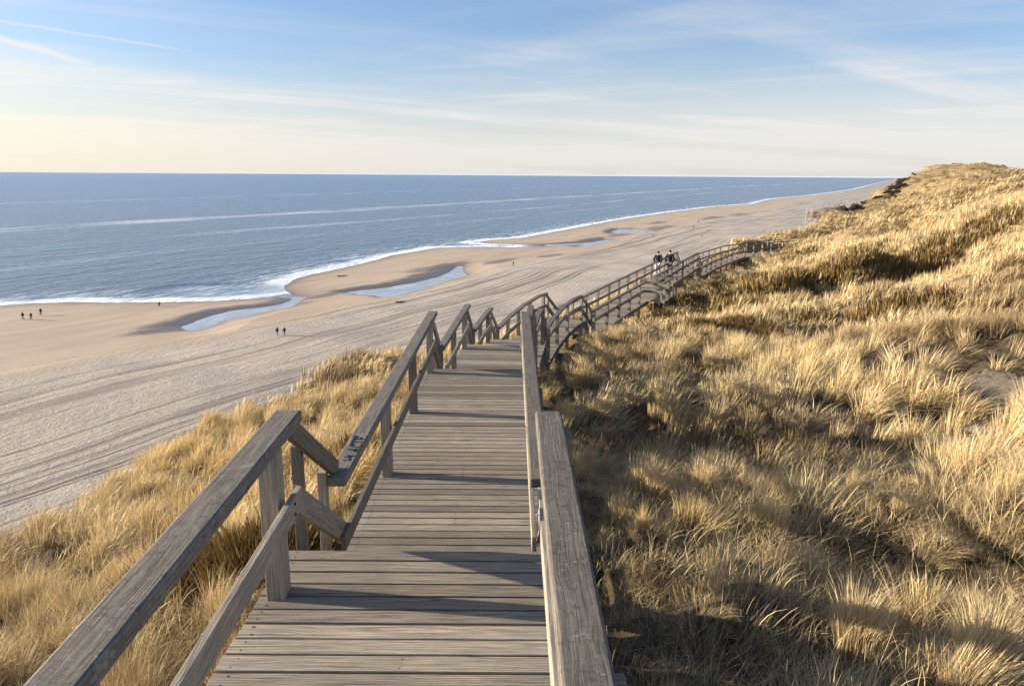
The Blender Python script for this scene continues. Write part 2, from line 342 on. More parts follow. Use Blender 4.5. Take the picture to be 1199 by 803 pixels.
def inside(x, y, P):
    c = np.zeros(x.shape, bool); j = len(P) - 1
    for i in range(len(P)):
        (xi, yi), (xj, yj) = P[i], P[j]
        if yi != yj: c ^= ((yi > y) != (yj > y)) & (x < (xj - xi) * (y - yi) / (yj - yi) + xi)
        j = i
    return c
SEA_POLY = SHORE + [(-30000, 40000), (-30000, -10000), (-3000, -1200)]
def shore_sd(x, y):      # positive in the sea, negative on land
    d = seg_dist(x, y, SHORE); return np.where(inside(x, y, SEA_POLY), d, -d)
def pool_sd(x, y):
    s = np.full(x.shape, -1e9)
    for P in POOLS: d = seg_dist(x, y, P, True); s = np.maximum(s, np.where(inside(x, y, P), d, -d))
    return s
def polar(rat0, rat1, n, a0, a1, m, rmax=None):
    rat = np.concatenate([np.linspace(rat0, rat1, n), np.geomspace(rat1, CAMZ / rmax, 60)[1:]]) if rmax else np.linspace(rat0, rat1, n)
    r = CAMZ / rat; a = np.radians(np.linspace(a0, a1, m)); Rr, Aa = np.meshgrid(r, a, indexing='ij')
    return Rr * np.sin(Aa), Rr * np.cos(Aa)

X, Y = polar(.50, .010, 620, -62, 50, 700, 9000)
s = shore_sd(X, Y); p = pool_sd(X, Y); sx = s + (fbm(X / 14, Y / 14, 40) - .5) * 2.5
px_ = p + (fbm(X / 5, Y / 5, 41) - .5) * 1.6
hz = np.clip(-sx * .02, -1.5, 1.6) + np.clip((-sx - 60) * .022, 0, 1.8)
hz = np.minimum(hz, np.clip(-px_ * .09 - .02, -.25, 5))
hz = hz + (fbm(X / 9, Y / 9, 42) - .5) * .25 * sstep(-sx, 50, 70)
wet = np.exp(-np.maximum(-sx, 0) / 3.0) * .85
wet = np.maximum(wet, np.exp(-np.maximum(-px_, 0) / 1.6) * .95)
p2 = pool_sd(X + 4.0 * CA, Y - 4.0 * SA) + (fbm(X / 4, Y / 4, 48) - .5) * 3; wet = np.maximum(wet, sstep(p2, -3.0, .5))  # seaward pool banks: wet sand plus painted dark shading, in one mask
uu, vv = to_uv(X, Y)
for wx, wy, wr in WETS:
    du, dv = to_uv(X - wx, Y - wy)
    wet = np.maximum(wet, .8 * sstep(np.exp(-(du / wr / 1.6) ** 2 - (dv / wr / .42) ** 2) + (fbm(uu / 9, vv / 2.2, 44) - .5) * .7, .35, .8))
vr = vv + (fbm(uu / 40, vv / 40, 47) - .5) * 16
land = sstep(vr, -122, -112)
churn = sstep(vr, -128, -112)
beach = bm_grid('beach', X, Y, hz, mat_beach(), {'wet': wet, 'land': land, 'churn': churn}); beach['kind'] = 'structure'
X, Y = polar(.26, .004, 620, -72, 62, 760, 60000)
s = shore_sd(X, Y); p = pool_sd(X, Y)
calm = np.maximum(sstep(p, -12, -2), sstep(np.exp(-((X + 80) / 24) ** 2 - ((Y - 206) / 13) ** 2), .25, .7))
sea = bm_grid('sea', X, Y, X * 0, mat_sea(), {'shore': np.maximum(s, p * 0 - 50), 'calm': calm}); sea['kind'] = 'structure'
# dune
r = np.geomspace(.6, 620, 330); a = np.radians(np.linspace(-118, 118, 420)); Rr, Aa = np.meshgrid(r, a, indexing='ij')
X, Y = Rr * np.sin(Aa), Rr * np.cos(Aa) - .3
Z = dune_h(X, Y); ud, vd = to_uv(X, Y)
Z = np.maximum(Z, -4.0)
def sand_mask(x, y):
    s = np.zeros(x.shape)
    for cx, cy, sr in ((7.4, 11.9, 1.1), (9.6, 13.6, 1.4), (5.2, 9.4, .7), (8.4, 9.8, .6)):
        s = np.maximum(s, np.exp(-((x - cx) ** 2 + (y - cy) ** 2) / sr ** 2))
    u, v = to_uv(x, y); ve = np.interp(u, EU, EV)
    s = np.maximum(s, sstep(ve - v, .2, 1.2) * sstep(fbm(x / 2.5, y / 2.5, 77), .42, .6) * .9)
    s = np.maximum(s, sstep(fbm(x / 3.1, y / 3.1, 61), .70, .80) * .6 * sstep(x, 1.5, 4))
    return s
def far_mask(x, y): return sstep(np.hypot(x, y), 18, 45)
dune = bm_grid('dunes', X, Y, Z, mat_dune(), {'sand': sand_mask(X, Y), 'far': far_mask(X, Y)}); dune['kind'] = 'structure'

# ------------------------------------------------------------------ mesh builder
class MB:
    def __init__(s): s.v = []; s.f = []; s.uv = []; s.t = []
    def quad(s, idx, uvs, tone): s.f.append(idx); s.uv += uvs; s.t += [tone] * len(idx)
    def sweep(s, pts, w, h, tone=None, up=(0, 0, 1), cap=True, slant=False):
        """rectangular bar along a polyline (points are the centre line), mitred at the corners"""
        P = [Vector(p) for p in pts]; n = len(P); b = len(s.v); tone = random.random() if tone is None else tone
        ou, ov = random.uniform(0, 40), random.uniform(0, 40); d = 0; ds = []
        for i in range(n):
            t0 = (P[i] - P[i - 1]).normalized() if i else None; t1 = (P[i + 1] - P[i]).normalized() if i < n - 1 else None
            t = (t0 or t1) if not (t0 and t1) else (t0 + t1).normalized()
            U = Vector(up); side = t.cross(U).normalized(); U2 = side.cross(t).normalized()
            k = 1.0 / max(.5, t.dot(t1 or t0))
            if i: d += (P[i] - P[i - 1]).length
            ds.append(d)
            for a, c in ((-1, -1), (1, -1), (1, 1), (-1, 1)):
                s.v.append(P[i] + side * (a * w / 2 * k) + U2 * (c * h / 2))
        per = [0, w, w + h, 2 * w + h, 2 * w + 2 * h]
        for i in range(n - 1):
            for j in range(4):
                a, c = b + i * 4 + j, b + i * 4 + (j + 1) % 4
                s.quad((a, c, c + 4, a + 4), [(ou + ds[i], ov + per[j]), (ou + ds[i], ov + per[j + 1]), (ou + ds[i + 1], ov + per[j + 1]), (ou + ds[i + 1], ov + per[j])], tone)
        if cap:
            e = b + (n - 1) * 4; q = [(ou, ov), (ou + .02, ov), (ou + .02, ov + .1), (ou, ov + .1)]
            s.quad((b + 3, b + 2, b + 1, b), q, tone); s.quad((e, e + 1, e + 2, e + 3), q, tone)
    def build(s, name, mat, parent=None, bevel=0.0):
        me = bpy.data.meshes.new(name); me.from_pydata([tuple(v) for v in s.v], [], s.f); 
        uv = me.uv_layers.new(name='UVMap'); uv.data.foreach_set('uv', np.array(s.uv, np.float32).ravel())
        at = me.attributes.new('tone', 'FLOAT', 'CORNER'); at.data.foreach_set('value', np.array(s.t, np.float32))
        me.materials.append(mat); me.update(); o = bpy.data.objects.new(name, me); C.objects.link(o)
        if parent: o.parent = parent
        if bevel:
            m = o.modifiers.new('bevel', 'BEVEL'); m.width = bevel; m.segments = 2; m.limit_method = 'ANGLE'; m.harden_normals = False
        return o
def mat_wood(name, dark=1.0, grooves=False, warm=0.0, rail=False):
    m, g = new_mat(name); uv = g.node('ShaderNodeUVMap', uv_map='UVMap').outputs[0]; U, V, _ = g.sep(uv)
    tone = g.attr('tone').outputs['Fac']; scr = g.ss(tone, -.4, -.6); P = g.node('ShaderNodeNewGeometry').outputs['Position']
    wob = g.m('MULTIPLY', g.m('SUBTRACT', g.noise(g.xyz(g.m('MULTIPLY', U, 2.2), g.m('MULTIPLY', V, 7.0)), 1, 3), .5), .07)
    v2 = g.m('ADD', V, wob)
    gr = g.noise(g.xyz(g.m('MULTIPLY', U, 2.6), g.m('MULTIPLY', v2, 120.0)), 1, 5, .65)
    fine = g.noise(g.xyz(g.m('MULTIPLY', U, 14.0), g.m('MULTIPLY', v2, 320.0)), 1, 3, .7)
    crack = g.ss(g.noise(g.xyz(g.m('MULTIPLY', U, .8), g.m('MULTIPLY', v2, 80.0), 8.0), 1, 3, .5), .66, .72)
    blot = g.noise(P, 2.4, 5, .65); blot2 = g.noise(P, 9.0, 4, .7)
    vo = g.node('ShaderNodeTexVoronoi', {'Vector': g.xyz(g.m('MULTIPLY', U, 1.9), g.m('MULTIPLY', V, 7.0)), 'Scale': 1.0, 'Randomness': 1.0}); knot = g.ss(vo.outputs['Distance'], .085, .03)
    a = g.mix(g.ss(gr, .27, .70), c4(.11 * dark, .10 * dark, .082 * dark), c4(.47 * dark, (.41 - warm * .03) * dark, (.34 - warm * .08) * dark))
    a = g.mix(g.ss(blot, .35, .75), a, c4(.27 * dark, .245 * dark, .215 * dark), 'MIX') if False else g.mix(g.m('MULTIPLY', g.ss(blot, .4, .75), .45), a, c4(.20 * dark, .18 * dark, .155 * dark))
    a = g.mix(g.m('MULTIPLY', knot, .75), a, c4(.06, .045, .034))
    a = g.mix(g.m('MULTIPLY', crack, .75), a, c4(.03, .026, .022))
    a = g.mix(g.m('MULTIPLY', g.ss(blot2, .60, .72), .35), a, c4(.40, .39, .36))
    a = g.mix(scr, a, c4(.02, .018, .016)); tn = g.m('ADD', .60, g.m('MULTIPLY', g.m('MAXIMUM', tone, 0.0), .72)); a = g.mix(1.0, a, g.xyz(tn, tn, tn), 'MULTIPLY')
    bmp = g.m('ADD', g.m('MULTIPLY', gr, .5), g.m('ADD', g.m('MULTIPLY', fine, .25), g.m('MULTIPLY', crack, -.8)))
    if grooves:
        rb = g.m('ABSOLUTE', g.m('SINE', g.m('MULTIPLY', V, math.pi / .0125)))
        bmp = g.m('ADD', bmp, g.m('MULTIPLY', g.ss(rb, .0, .5), 1.3))
        a = g.mix(g.m('MULTIPLY', g.ss(rb, .38, .05), .55), a, c4(.05, .043, .036))
    if rail:
        a = g.mix(g.m('MULTIPLY', g.ss(g.noise(P, 26, 5, .8), .52, .64), .6), a, c4(.045, .045, .045))
        a = g.mix(g.m('MULTIPLY', g.ss(g.noise(P, 34, 5, .8), .56, .66), .5), a, c4(.33, .335, .31))
    return finish(m, g, a, .8, bmp, .7, .0035, .25)
WOOD = mat_wood('weathered_wood', .76, warm=.25); PLANK = mat_wood('ribbed_planks', 1.12, True, warm=.55); RAIL = mat_wood('handrail_wood', .55, warm=.0, rail=True)
DARKW = mat_wood('dark_joist_wood', .55, warm=.5)  # joist wood darkened in colour to deepen the shaded gaps between boards

def empty(name, loc, rz=0.0, parent=None):
    o = bpy.data.objects.new(name, None); C.objects.link(o); o.location = loc; o.rotation_euler = (0, 0, rz); o.empty_display_size = .3
    if parent: o.parent = parent
    return o
def tag(o, label, cat, group=None, kind=None):
    if label: o['label'] = label
    if cat: o['category'] = cat
    if group: o['group'] = group
    if kind: o['kind'] = kind
    return o
WALK = empty('boardwalk', (0, 0, 0))
tag(WALK, 'weathered grey wooden boardwalk with handrails, stepping down and curving away along the dune', 'boardwalk')

def offset(pl, off):
    P = [Vector((x, y)) for x, y in pl]; out = []
    for i, p in enumerate(P):
        t0 = (p - P[i - 1]).normalized() if i else None; t1 = (P[i + 1] - p).normalized() if i < len(P) - 1 else None
        t = (t0 or t1) if not (t0 and t1) else (t0 + t1).normalized()
        k = 1 / max(.5, t.dot(t1 or t0)); out.append(Vector((p.x + t.y * off * k, p.y - t.x * off * k)))
    return out
def plen(P): return sum((b - a).length for a, b in zip(P[:-1], P[1:]))
def at(P, s):
    for i, (a, b) in enumerate(zip(P[:-1], P[1:])):
        L = (b - a).length
        if s <= L or i == len(P) - 2: return a + (b - a) * (s / L), (b - a).normalized()
        s -= L
def cut(P, s0, s1):
    out = [at(P, s0)[0]] if s0 >= 0 else [P[0] + (P[0] - P[1]).normalized() * -s0]; acc = 0
    for a, b in zip(P[:-1], P[1:]):
        acc += (b - a).length
        if s0 + .05 < acc < s1 - .05: out.append(b)
    out.append(at(P, s1)[0]); return out
def gz(x, y): return float(dune_h(np.array([x]), np.array([y]))[0])
def v3(p, z): return Vector((p.x, p.y, z))
BAY = (6.41, 37.4)
prev = None
for di, (z, pl) in enumerate(DECKS):
    cl = [Vector(p) for p in pl]; L = plen(cl); near = di < 3
    # planks
    mb = MB(); pitch = .125; n = int(L / pitch); pitch = L / n
    for i in range(n):
        c, t = at(cl, (i + .5) * pitch); s = Vector((t.y, -t.x)); j = random.uniform(-.006, .006); dz = random.uniform(-.0016, .0016)
        a = c - s * (.86 + j); b = c + s * (.86 + random.uniform(-.006, .006))
        mb.sweep([v3(a, z - .015 + dz), v3(b, z - .015 + dz + random.uniform(-.001, .001))], pitch - (.015 + random.uniform(0, .006)), .03, tone=random.random())
    if near:            # screws: tone below zero reads as dark metal heads
        for i in range(n):
            for off_ in ((-.79, 0, .79) if random.random() < .3 else (-.79, .79)):
                for q_ in (-.032, .032):
                    c, t = at(cl, (i + .5) * pitch + q_); s = Vector((t.y, -t.x)); c = c + s * (off_ + random.uniform(-.01, .01))
                    mb.sweep([v3(c - s * .0045, z + .0006), v3(c + s * .0045, z + .0006)], .009, .003, tone=-1.0)
    sec = mb.build('deck', PLANK, WALK, .002 if di < 2 else 0)
    mb = MB()
    for s in (-.79, 0, .79):
        P = offset(pl, s); mb.sweep([v3(p, z - .034 - .09) for p in P], .07, .18)
    mb.build('joist', DARKW, sec)
    # railings
    for side in (-1, 1):
        rl = empty('railing', (0, 0, 0), parent=WALK)
        P = offset(pl, side * HALF); LL = plen(P)
        if di == 0 and side < 0: P[0].x += .17
        e0 = -.17 if di in (1, 2) else 0.0; e1 = LL - .30
        ranges = [(e0, e1)]; bay = None
        if di == 5 and side == 1:      # seating bay half way along
            s0 = min((abs((at(P, k * .05)[0] - Vector(BAY)).length), k * .05) for k in range(int(LL / .05)))[1]
            bay = (s0, s0 + 2.0); ranges = [(e0, s0), (s0 + 2.0, e1)]
        for k, (a, b) in enumerate(ranges):
            Q = cut(P, a, b)
            if bay:
                A0, t0 = at(P, bay[0]); n0 = Vector((t0.y, -t0.x)); B0 = at(P, bay[1])[0]
                if k == 0: Q = Q + [A0 + n0 * .95, B0 + n0 * .95, B0]
                if k == 1: pass
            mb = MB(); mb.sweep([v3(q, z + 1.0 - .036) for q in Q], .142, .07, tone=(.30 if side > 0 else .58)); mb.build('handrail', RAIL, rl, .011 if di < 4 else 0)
            Qi = Q
            mb = MB(); mb.sweep([v3(q, z + .50) for q in cut(offset([tuple(q) for q in Q], -side * .035 if len(Q) < 9 else 0), .0, plen(Q) - .02)], .034, .125); 
            if di < 2:
                for s_ in ((2.1, 5.86) if di == 0 else (2.25, 4.3, 6.3)):
                    q, t = at(P, s_); q = q + Vector((-side * .054, 0))
                    for dz_ in (-.03, .03): mb.sweep([v3(q, z + .5 + dz_) - Vector((0, .008, 0)), v3(q, z + .5 + dz_) + Vector((0, .008, 0))], .008, .016, tone=-1.0)
            mb.build('mid_rail', WOOD, rl, .003 if di < 3 else 0)
        # posts
        OP = offset(pl, side * (HALF + .065))
        if di == 0 and side < 0: OP[0].x += .17
        if di == 0: ss = [.6, 2.1, 3.9, 5.86]
        elif di == 1: ss = [2.25, 4.3, 6.3]
        else:
            m_ = max(1, round((LL - .6) / 1.85)); ss = [.25 + (LL - .7) * k / m_ for k in range(m_ + 1)]
        for s in ss:
            if bay and bay[0] + .2 < s < bay[1] - .2: continue
            q, t = at(OP, min(s, LL)); g0 = min(gz(q.x, q.y), z - .3) - .25
            mb = MB(); top = z + 1.0 - .073 + (0 if di else 0)
            mb.sweep([v3(q, g0), v3(q, top)], .095, .14, up=(t.x, t.y, 0)); mb.build('post', WOOD, rl, .004 if di < 3 else 0)
        if bay:
            for q in (A0 + n0 * 1.0, A0.lerp(B0, .5) + n0 * 1.0, B0 + n0 * 1.0):
                g0 = gz(q.x, q.y) - .3; mb = MB(); mb.sweep([v3(q, g0), v3(q, z + .925)], .09, .12, up=(t0.x, t0.y, 0)); mb.build('post', WOOD, rl)
            bf = MB()
            for k in range(16):
                c0 = A0 + t0 * ((k + .5) * .125); bf.sweep([v3(c0 + n0 * .16, z - .015), v3(c0 + n0 * 1.02, z - .015)], .116, .03)
            bf.build('deck', PLANK, WALK)
            BAYF = (A0, t0, n0, z)
        # the sloping pieces beside the steps down to the next deck
        if di < len(DECKS) - 1:
            z2, pl2 = DECKS[di + 1]; N0 = offset(pl2, side * HALF)[0]; E = at(P, e1)[0]
            lat = Vector(((N0 - E).y, -(N0 - E).x)).normalized() * side
            a, b = v3(E + lat * .035, z + .965 - .04), v3(N0 + lat * .035, z2 + .965 + .03)
            mb = MB(); mb.sweep([a, b], .042, .115); mb.build('handrail', WOOD, rl, .003 if di < 2 else 0)
            a, b = v3(E + lat * .0, z + .50 - .02), v3(N0 + lat * .0, z2 + .50)
            mb = MB(); mb.sweep([a, b], .038, .15); mb.build('mid_rail', WOOD, rl, .003 if di < 2 else 0)
            for f, zz in ((.36, 0), (.86, 0)):
                q = E.lerp(N0, f) + lat * .09; top = z + .93 + (z2 - z) * f; g0 = min(gz(q.x, q.y), z2 - .3) - .2
                mb = MB(); mb.sweep([v3(q, g0), v3(q, top)], .06, .07, up=(lat.y, -lat.x, 0)); mb.build('post', WOOD, rl, .003 if di < 2 else 0)
        if di == 1 and side == -1: LEFT2 = rl
    # steps
    if di < len(DECKS) - 1:
        z2, pl2 = DECKS[di + 1]; a, b = Vector(pl[-1]), Vector(pl2[0]); t = (b - a).normalized(); s = Vector((t.y, -t.x)); D = (b - a).length
        fl = empty('stair_flight', (a.x, a.y, z2), parent=WALK)
        inv = Vector((a.x, a.y, z2))
        for k in range(3):
            mb = MB(); zz = z - (k + 1) * .2
            for q in (.25, .75):
                c = a + t * (D * (k + q) / 3); mb.sweep([v3(c - s * .74, zz - .02) - inv, v3(c + s * .74, zz - .02) - inv], D / 6 - .008, .04)
            mb.build('tread', PLANK, fl)
        for sd_ in (-1, 1):
            mb = MB(); e = s * (sd_ * .79)
            mb.sweep([v3(a - t * .02 + e, z - .17) - inv, v3(b + t * .02 + e, z2 - .12) - inv], .05, .24); mb.build('stringer', WOOD, fl)
# black felt-pen writing on the left handrail of the second deck, read from the land side
mb = MB()
def stroke(pts, w=.011):
    mb.sweep([Vector((-1.151 - y, 5.12 + x, 28.95 + 1.0 + .0006)) for x, y in pts], w, .0028, tone=0)
h = .085
stroke([(-.02, .035), (.05, .055)]); stroke([(.05, .055), (.075, .02)]); stroke([(.04, .055), (.045, .09)]); stroke([(.045, .05), (.085, .075)]); stroke([(-.02, .035), (-.02, .085)])
stroke([(.13, 0), (.165, .03), (.2, h + .01)], .015); stroke([(.2, h + .01), (.205, 0)], .012); stroke([(.15, .035), (.21, .035)], .014)
stroke([(.31, h - .01), (.265, h), (.245, .05), (.26, .012), (.30, .004), (.325, .02)], .013)
stroke([(.36, h), (.362, 0)], .012); stroke([(.27, h + .012), (.50, h + .016)], .013)
stroke([(.42, h), (.415, .0)], .012); stroke([(.415, 0), (.475, .0), (.50, .006)], .015); stroke([(.418, .045), (.465, .048)], .011); stroke([(.42, h), (.50, h + .006)], .012)
INK, g_ = new_mat('black_ink'); finish(INK, g_, c4(.012, .012, .018), .5)
wr = mb.build('painted_letters', INK, LEFT2)

# ------------------------------------------------------------------ marram grass
def mat_grass(name, c_lo, c_hi, trans=.2):
    m, g = new_mat(name)
    ct = g.attr('ctone').outputs['Fac']; al = g.attr('along').outputs['Fac']; it = g.attr('itone', 'INSTANCER').outputs['Fac']
    base = g.mix(ct, c_lo, c_hi)
    base = g.mix(g.m('MULTIPLY', g.ss(al, .45, .0), .55), base, c4(.12, .08, .045))          # old brown sheaths at the foot
    dry = g.mix(g.ss(it, .0, .5), c4(.46, .40, .34), c4(1, 1, 1)); lush = g.mix(g.ss(it, .5, 1.0), c4(1, 1, 1), c4(1.13, 1.1, 1.0))
    base = g.mix(1.0, base, dry, 'MULTIPLY'); base = g.mix(1.0, base, lush, 'MULTIPLY')
    d = g.node('ShaderNodeBsdfDiffuse', {'Color': base}); t = g.node('ShaderNodeBsdfTranslucent', {'Color': base})
    gl = g.node('ShaderNodeBsdfGlossy', {'Color': c4(.9, .85, .7), 'Roughness': .45})
    a = g.node('ShaderNodeMixShader', {0: trans}); g.l.new(d.outputs[0], a.inputs[1]); g.l.new(t.outputs[0], a.inputs[2])
    b = g.node('ShaderNodeMixShader', {0: .04}); g.l.new(a.outputs[0], b.inputs[1]); g.l.new(gl.outputs[0], b.inputs[2])
    o = g.node('ShaderNodeOutputMaterial'); g.l.new(b.outputs[0], o.inputs[0]); return m
GRASS = mat_grass('marram_blades', c4(.33, .235, .11), c4(.76, .62, .37))
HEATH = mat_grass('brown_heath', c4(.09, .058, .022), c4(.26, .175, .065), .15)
def tuft(name, n, L, rad, wid, seg, mat, wind=.35, spread=.75, seed=0, flat=0.0):
    r = np.random.default_rng(seed); V = []; F = []; AL = []; CT_ = []
    for i in range(n):
        a = r.uniform(0, 2 * np.pi); q = rad * math.sqrt(r.uniform()); x0, y0 = q * math.cos(a), q * math.sin(a)
        l = L * r.uniform(.45, 1.1); out = np.array([math.cos(a), math.sin(a)]) * (q / rad) * spread * r.uniform(.4, 1.1) + r.normal(0, .16, 2)
        lean = out + np.array([wind, wind * .25]) * r.uniform(.5, 1.5); curl = r.uniform(.4, 1.5) + flat
        tone = np.clip(r.normal(.5, .28), 0, 1); wd = wid * r.uniform(.7, 1.3); b = len(V)
        th = r.uniform(0, np.pi) ; px, py, pz = x0, y0, -.06
        for k in range(seg + 1):
            f = k / seg; w = wd * (1 - f ** 2.2) + wd * .08
            sx, sy = math.cos(th) * w / 2, math.sin(th) * w / 2
            V.append((px - sx, py - sy, pz)); V.append((px + sx, py + sy, pz)); AL += [f, f]; CT_ += [tone, tone]
            g_ = f * f * curl + .12; dx, dy = lean * (g_ + flat * .8); dz = max(1.0 - .45 * f * curl * (.4 + np.hypot(*lean)) - flat * .6, -.25)
            nn = math.sqrt(dx * dx + dy * dy + dz * dz); st = l / seg / nn
            px += dx * st; py += dy * st; pz += dz * st
        for k in range(seg): j = b + 2 * k; F.append((j, j + 1, j + 3, j + 2))
    me = bpy.data.meshes.new(name); me.from_pydata(V, [], F)
    for nm, a in (('along', AL), ('ctone', CT_)):
        at_ = me.attributes.new(nm, 'FLOAT', 'POINT'); at_.data.foreach_set('value', np.array(a, np.float32))
    me.materials.append(mat); me.polygons.foreach_set('use_smooth', np.ones(len(me.polygons), bool))
    return bpy.data.objects.new(name, me)          # source only: not linked to the scene
def scatter(name, P, variants, vi, sc, rz, tx, ty, itone, label, cat):
    """one object: the points carry the clumps by geometry nodes"""
    me = bpy.data.meshes.new(name); me.vertices.add(len(P)); me.vertices.foreach_set('co', P.astype(np.float32).ravel())
    for nm, a, ty_ in (('vi', vi, 'INT'), ('itone', itone, 'FLOAT')):
        at_ = me.attributes.new(nm, ty_, 'POINT'); at_.data.foreach_set('value', a.astype(np.int32 if ty_ == 'INT' else np.float32))
    for nm, a in (('sc', sc), ('rot', np.stack([tx, ty, rz], 1))):
        at_ = me.attributes.new(nm, 'FLOAT_VECTOR', 'POINT'); at_.data.foreach_set('vector', a.astype(np.float32).ravel())
    o = bpy.data.objects.new(name, me); C.objects.link(o)
    ng = bpy.data.node_groups.new(name + '_nodes', 'GeometryNodeTree')
    ng.interface.new_socket('Geometry', in_out='INPUT', socket_type='NodeSocketGeometry'); ng.interface.new_socket('Geometry', in_out='OUTPUT', socket_type='NodeSocketGeometry')
    N = ng.nodes; L = ng.links; gi = N.new('NodeGroupInput'); go = N.new('NodeGroupOutput'); jn = N.new('GeometryNodeJoinGeometry')
    def na(nm, t):
        n = N.new('GeometryNodeInputNamedAttribute'); n.data_type = t; n.inputs['Name'].default_value = nm; return n.outputs['Attribute']
    vi_ = na('vi', 'INT'); sc_ = na('sc', 'FLOAT_VECTOR'); ro = na('rot', 'FLOAT_VECTOR')
    e2r = N.new('FunctionNodeEulerToRotation'); L.new(ro, e2r.inputs[0])
    for i, ob in enumerate(variants):
        oi = N.new('GeometryNodeObjectInfo'); oi.inputs['Object'].default_value = ob; oi.inputs['As Instance'].default_value = False
        g2i = N.new('GeometryNodeGeometryToInstance'); L.new(oi.outputs['Geometry'], g2i.inputs[0])
        cm = N.new('FunctionNodeCompare'); cm.data_type = 'INT'; cm.operation = 'EQUAL'; L.new(vi_, cm.inputs[2]); cm.inputs[3].default_value = i
        ip = N.new('GeometryNodeInstanceOnPoints'); L.new(gi.outputs[0], ip.inputs['Points']); L.new(cm.outputs[0], ip.inputs['Selection'])
        L.new(g2i.outputs[0], ip.inputs['Instance']); L.new(sc_, ip.inputs['Scale']); L.new(e2r.outputs[0], ip.inputs['Rotation']); L.new(ip.outputs[0], jn.inputs[0])
    L.new(jn.outputs[0], go.inputs[0]); md = o.modifiers.new('clumps', 'NODES'); md.node_group = ng
    return tag(o, label, cat, kind='stuff')
V0 = [tuft('tuft_source', 170, .72, .11, .0050, 6, GRASS, .22, 1.35, 1), tuft('tuft_source', 120, .56, .09, .0052, 6, GRASS, .30, 1.5, 2), tuft('tuft_source', 200, .62, .17, .0048, 6, GRASS, .40, 1.1, 3),
      tuft('tuft_source', 170, .60, .26, .0050, 6, GRASS, .6, 1.2, 4, .6), tuft('tuft_source', 90, .42, .30, .0050, 4, GRASS, .3, 1.1, 5, .8),
      tuft('tuft_source', 34, .55, .34, .0040, 6, GRASS, .35, .8, 6, .25)]
V1 = [tuft('tuft_source', 95, .66, .19, .0095, 4, GRASS, .35, 1.1, 11), tuft('tuft_source', 80, .56, .22, .0100, 4, GRASS, .55, 1.1, 12), tuft('tuft_source', 90, .58, .30, .0100, 4, GRASS, .7, 1.0, 13, .6)]
V2 = [tuft('tuft_source', 50, .62, .26, .020, 3, GRASS, .55, 1.0, 21), tuft('tuft_source', 46, .56, .32, .022, 3, GRASS, .75, 1.0, 22), tuft('tuft_source', 46, .52, .36, .022, 3, GRASS, .9, .9, 23, .5)]
V3 = [tuft('tuft_source', 36, .44, .48, .046, 3, GRASS, 1.1, .8, 31, .5), tuft('tuft_source', 34, .40, .56, .05, 3, GRASS, 1.3, .8, 32, .7)]
VAR = V0 + V1 + V2 + V3; IDX = [(0, 5), (6, 9), (9, 12), (12, 14)]
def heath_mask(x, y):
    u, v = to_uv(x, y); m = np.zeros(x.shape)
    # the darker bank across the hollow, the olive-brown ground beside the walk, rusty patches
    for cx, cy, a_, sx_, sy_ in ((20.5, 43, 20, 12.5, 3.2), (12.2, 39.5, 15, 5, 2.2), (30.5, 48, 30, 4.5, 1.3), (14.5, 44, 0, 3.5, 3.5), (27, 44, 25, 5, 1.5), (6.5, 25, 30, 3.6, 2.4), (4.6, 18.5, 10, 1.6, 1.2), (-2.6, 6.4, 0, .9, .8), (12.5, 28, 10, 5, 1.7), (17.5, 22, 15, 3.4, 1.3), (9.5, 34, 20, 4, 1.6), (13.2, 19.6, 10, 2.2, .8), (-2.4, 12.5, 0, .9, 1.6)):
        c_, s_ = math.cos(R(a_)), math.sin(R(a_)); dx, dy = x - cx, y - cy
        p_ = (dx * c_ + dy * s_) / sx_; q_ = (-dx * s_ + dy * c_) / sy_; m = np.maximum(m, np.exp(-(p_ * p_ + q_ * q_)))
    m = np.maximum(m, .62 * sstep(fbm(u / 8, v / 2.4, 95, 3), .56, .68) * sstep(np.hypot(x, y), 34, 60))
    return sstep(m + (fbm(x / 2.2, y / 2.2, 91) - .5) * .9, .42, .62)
def sample(n, r0, r1, a0=-70, a1=66, power=0.0):
    t = RNG.uniform(0, 1, n); r_ = np.sqrt(r0 ** 2 + t * (r1 ** 2 - r0 ** 2)) if power == 0 else r0 * (r1 / r0) ** t
    a_ = np.radians(RNG.uniform(a0, a1, n)); return r_ * np.sin(a_), r_ * np.cos(a_)
AX = []; AY = []; AV = []; AS = []; FL = []
def add(n, r0, r1, lod, s0, s1, a0=-70, a1=66, power=0.0, only=None, clump=None):
    x, y = sample(n, r0, r1, a0, a1, power); i0, i1 = IDX[lod]
    vi = RNG.integers(i0, i1, n) if only is None else np.full(n, only); s = RNG.uniform(s0, s1, n)
    AX.append(x); AY.append(y); AV.append(vi); AS.append(s); FL.append(np.full(n, lod))
add(10000, 1.2, 9.5, 0, .48, .95, -100, 95)
add(3000, 1.2, 9.5, 0, .5, .9, -100, 95, only=4)
add(3600, 1.2, 12, 0, .7, 1.2, -100, 95, only=5)
add(17000, 9, 26, 1, .8, 1.2, -66, 62)
add(36000, 25, 75, 2, .85, 1.35)
add(85000, 70, 270, 3, 1.0, 1.8, -60, 62, 1.0)
x, y, vi, s, fl = [np.concatenate(k) for k in (AX, AY, AV, AS, FL)]
r_ = np.hypot(x, y); u_, v_ = to_uv(x, y)
ve = np.interp(u_, EU, EV)
z_ = dune_h(x, y); pd, pz = path_dist(x, y)
dens = fbm(x / 1.0, y / 1.0, 55, 3)
keep = v_ > ve - 1.6 - 2.5 * fbm(x / 3, y / 3, 56)
keep &= pd > .92
keep &= ~((sand_mask(x, y) > .45) & (RNG.uniform(0, 1, len(x)) > .06))
right_near = (x > .4) & (r_ < 24)
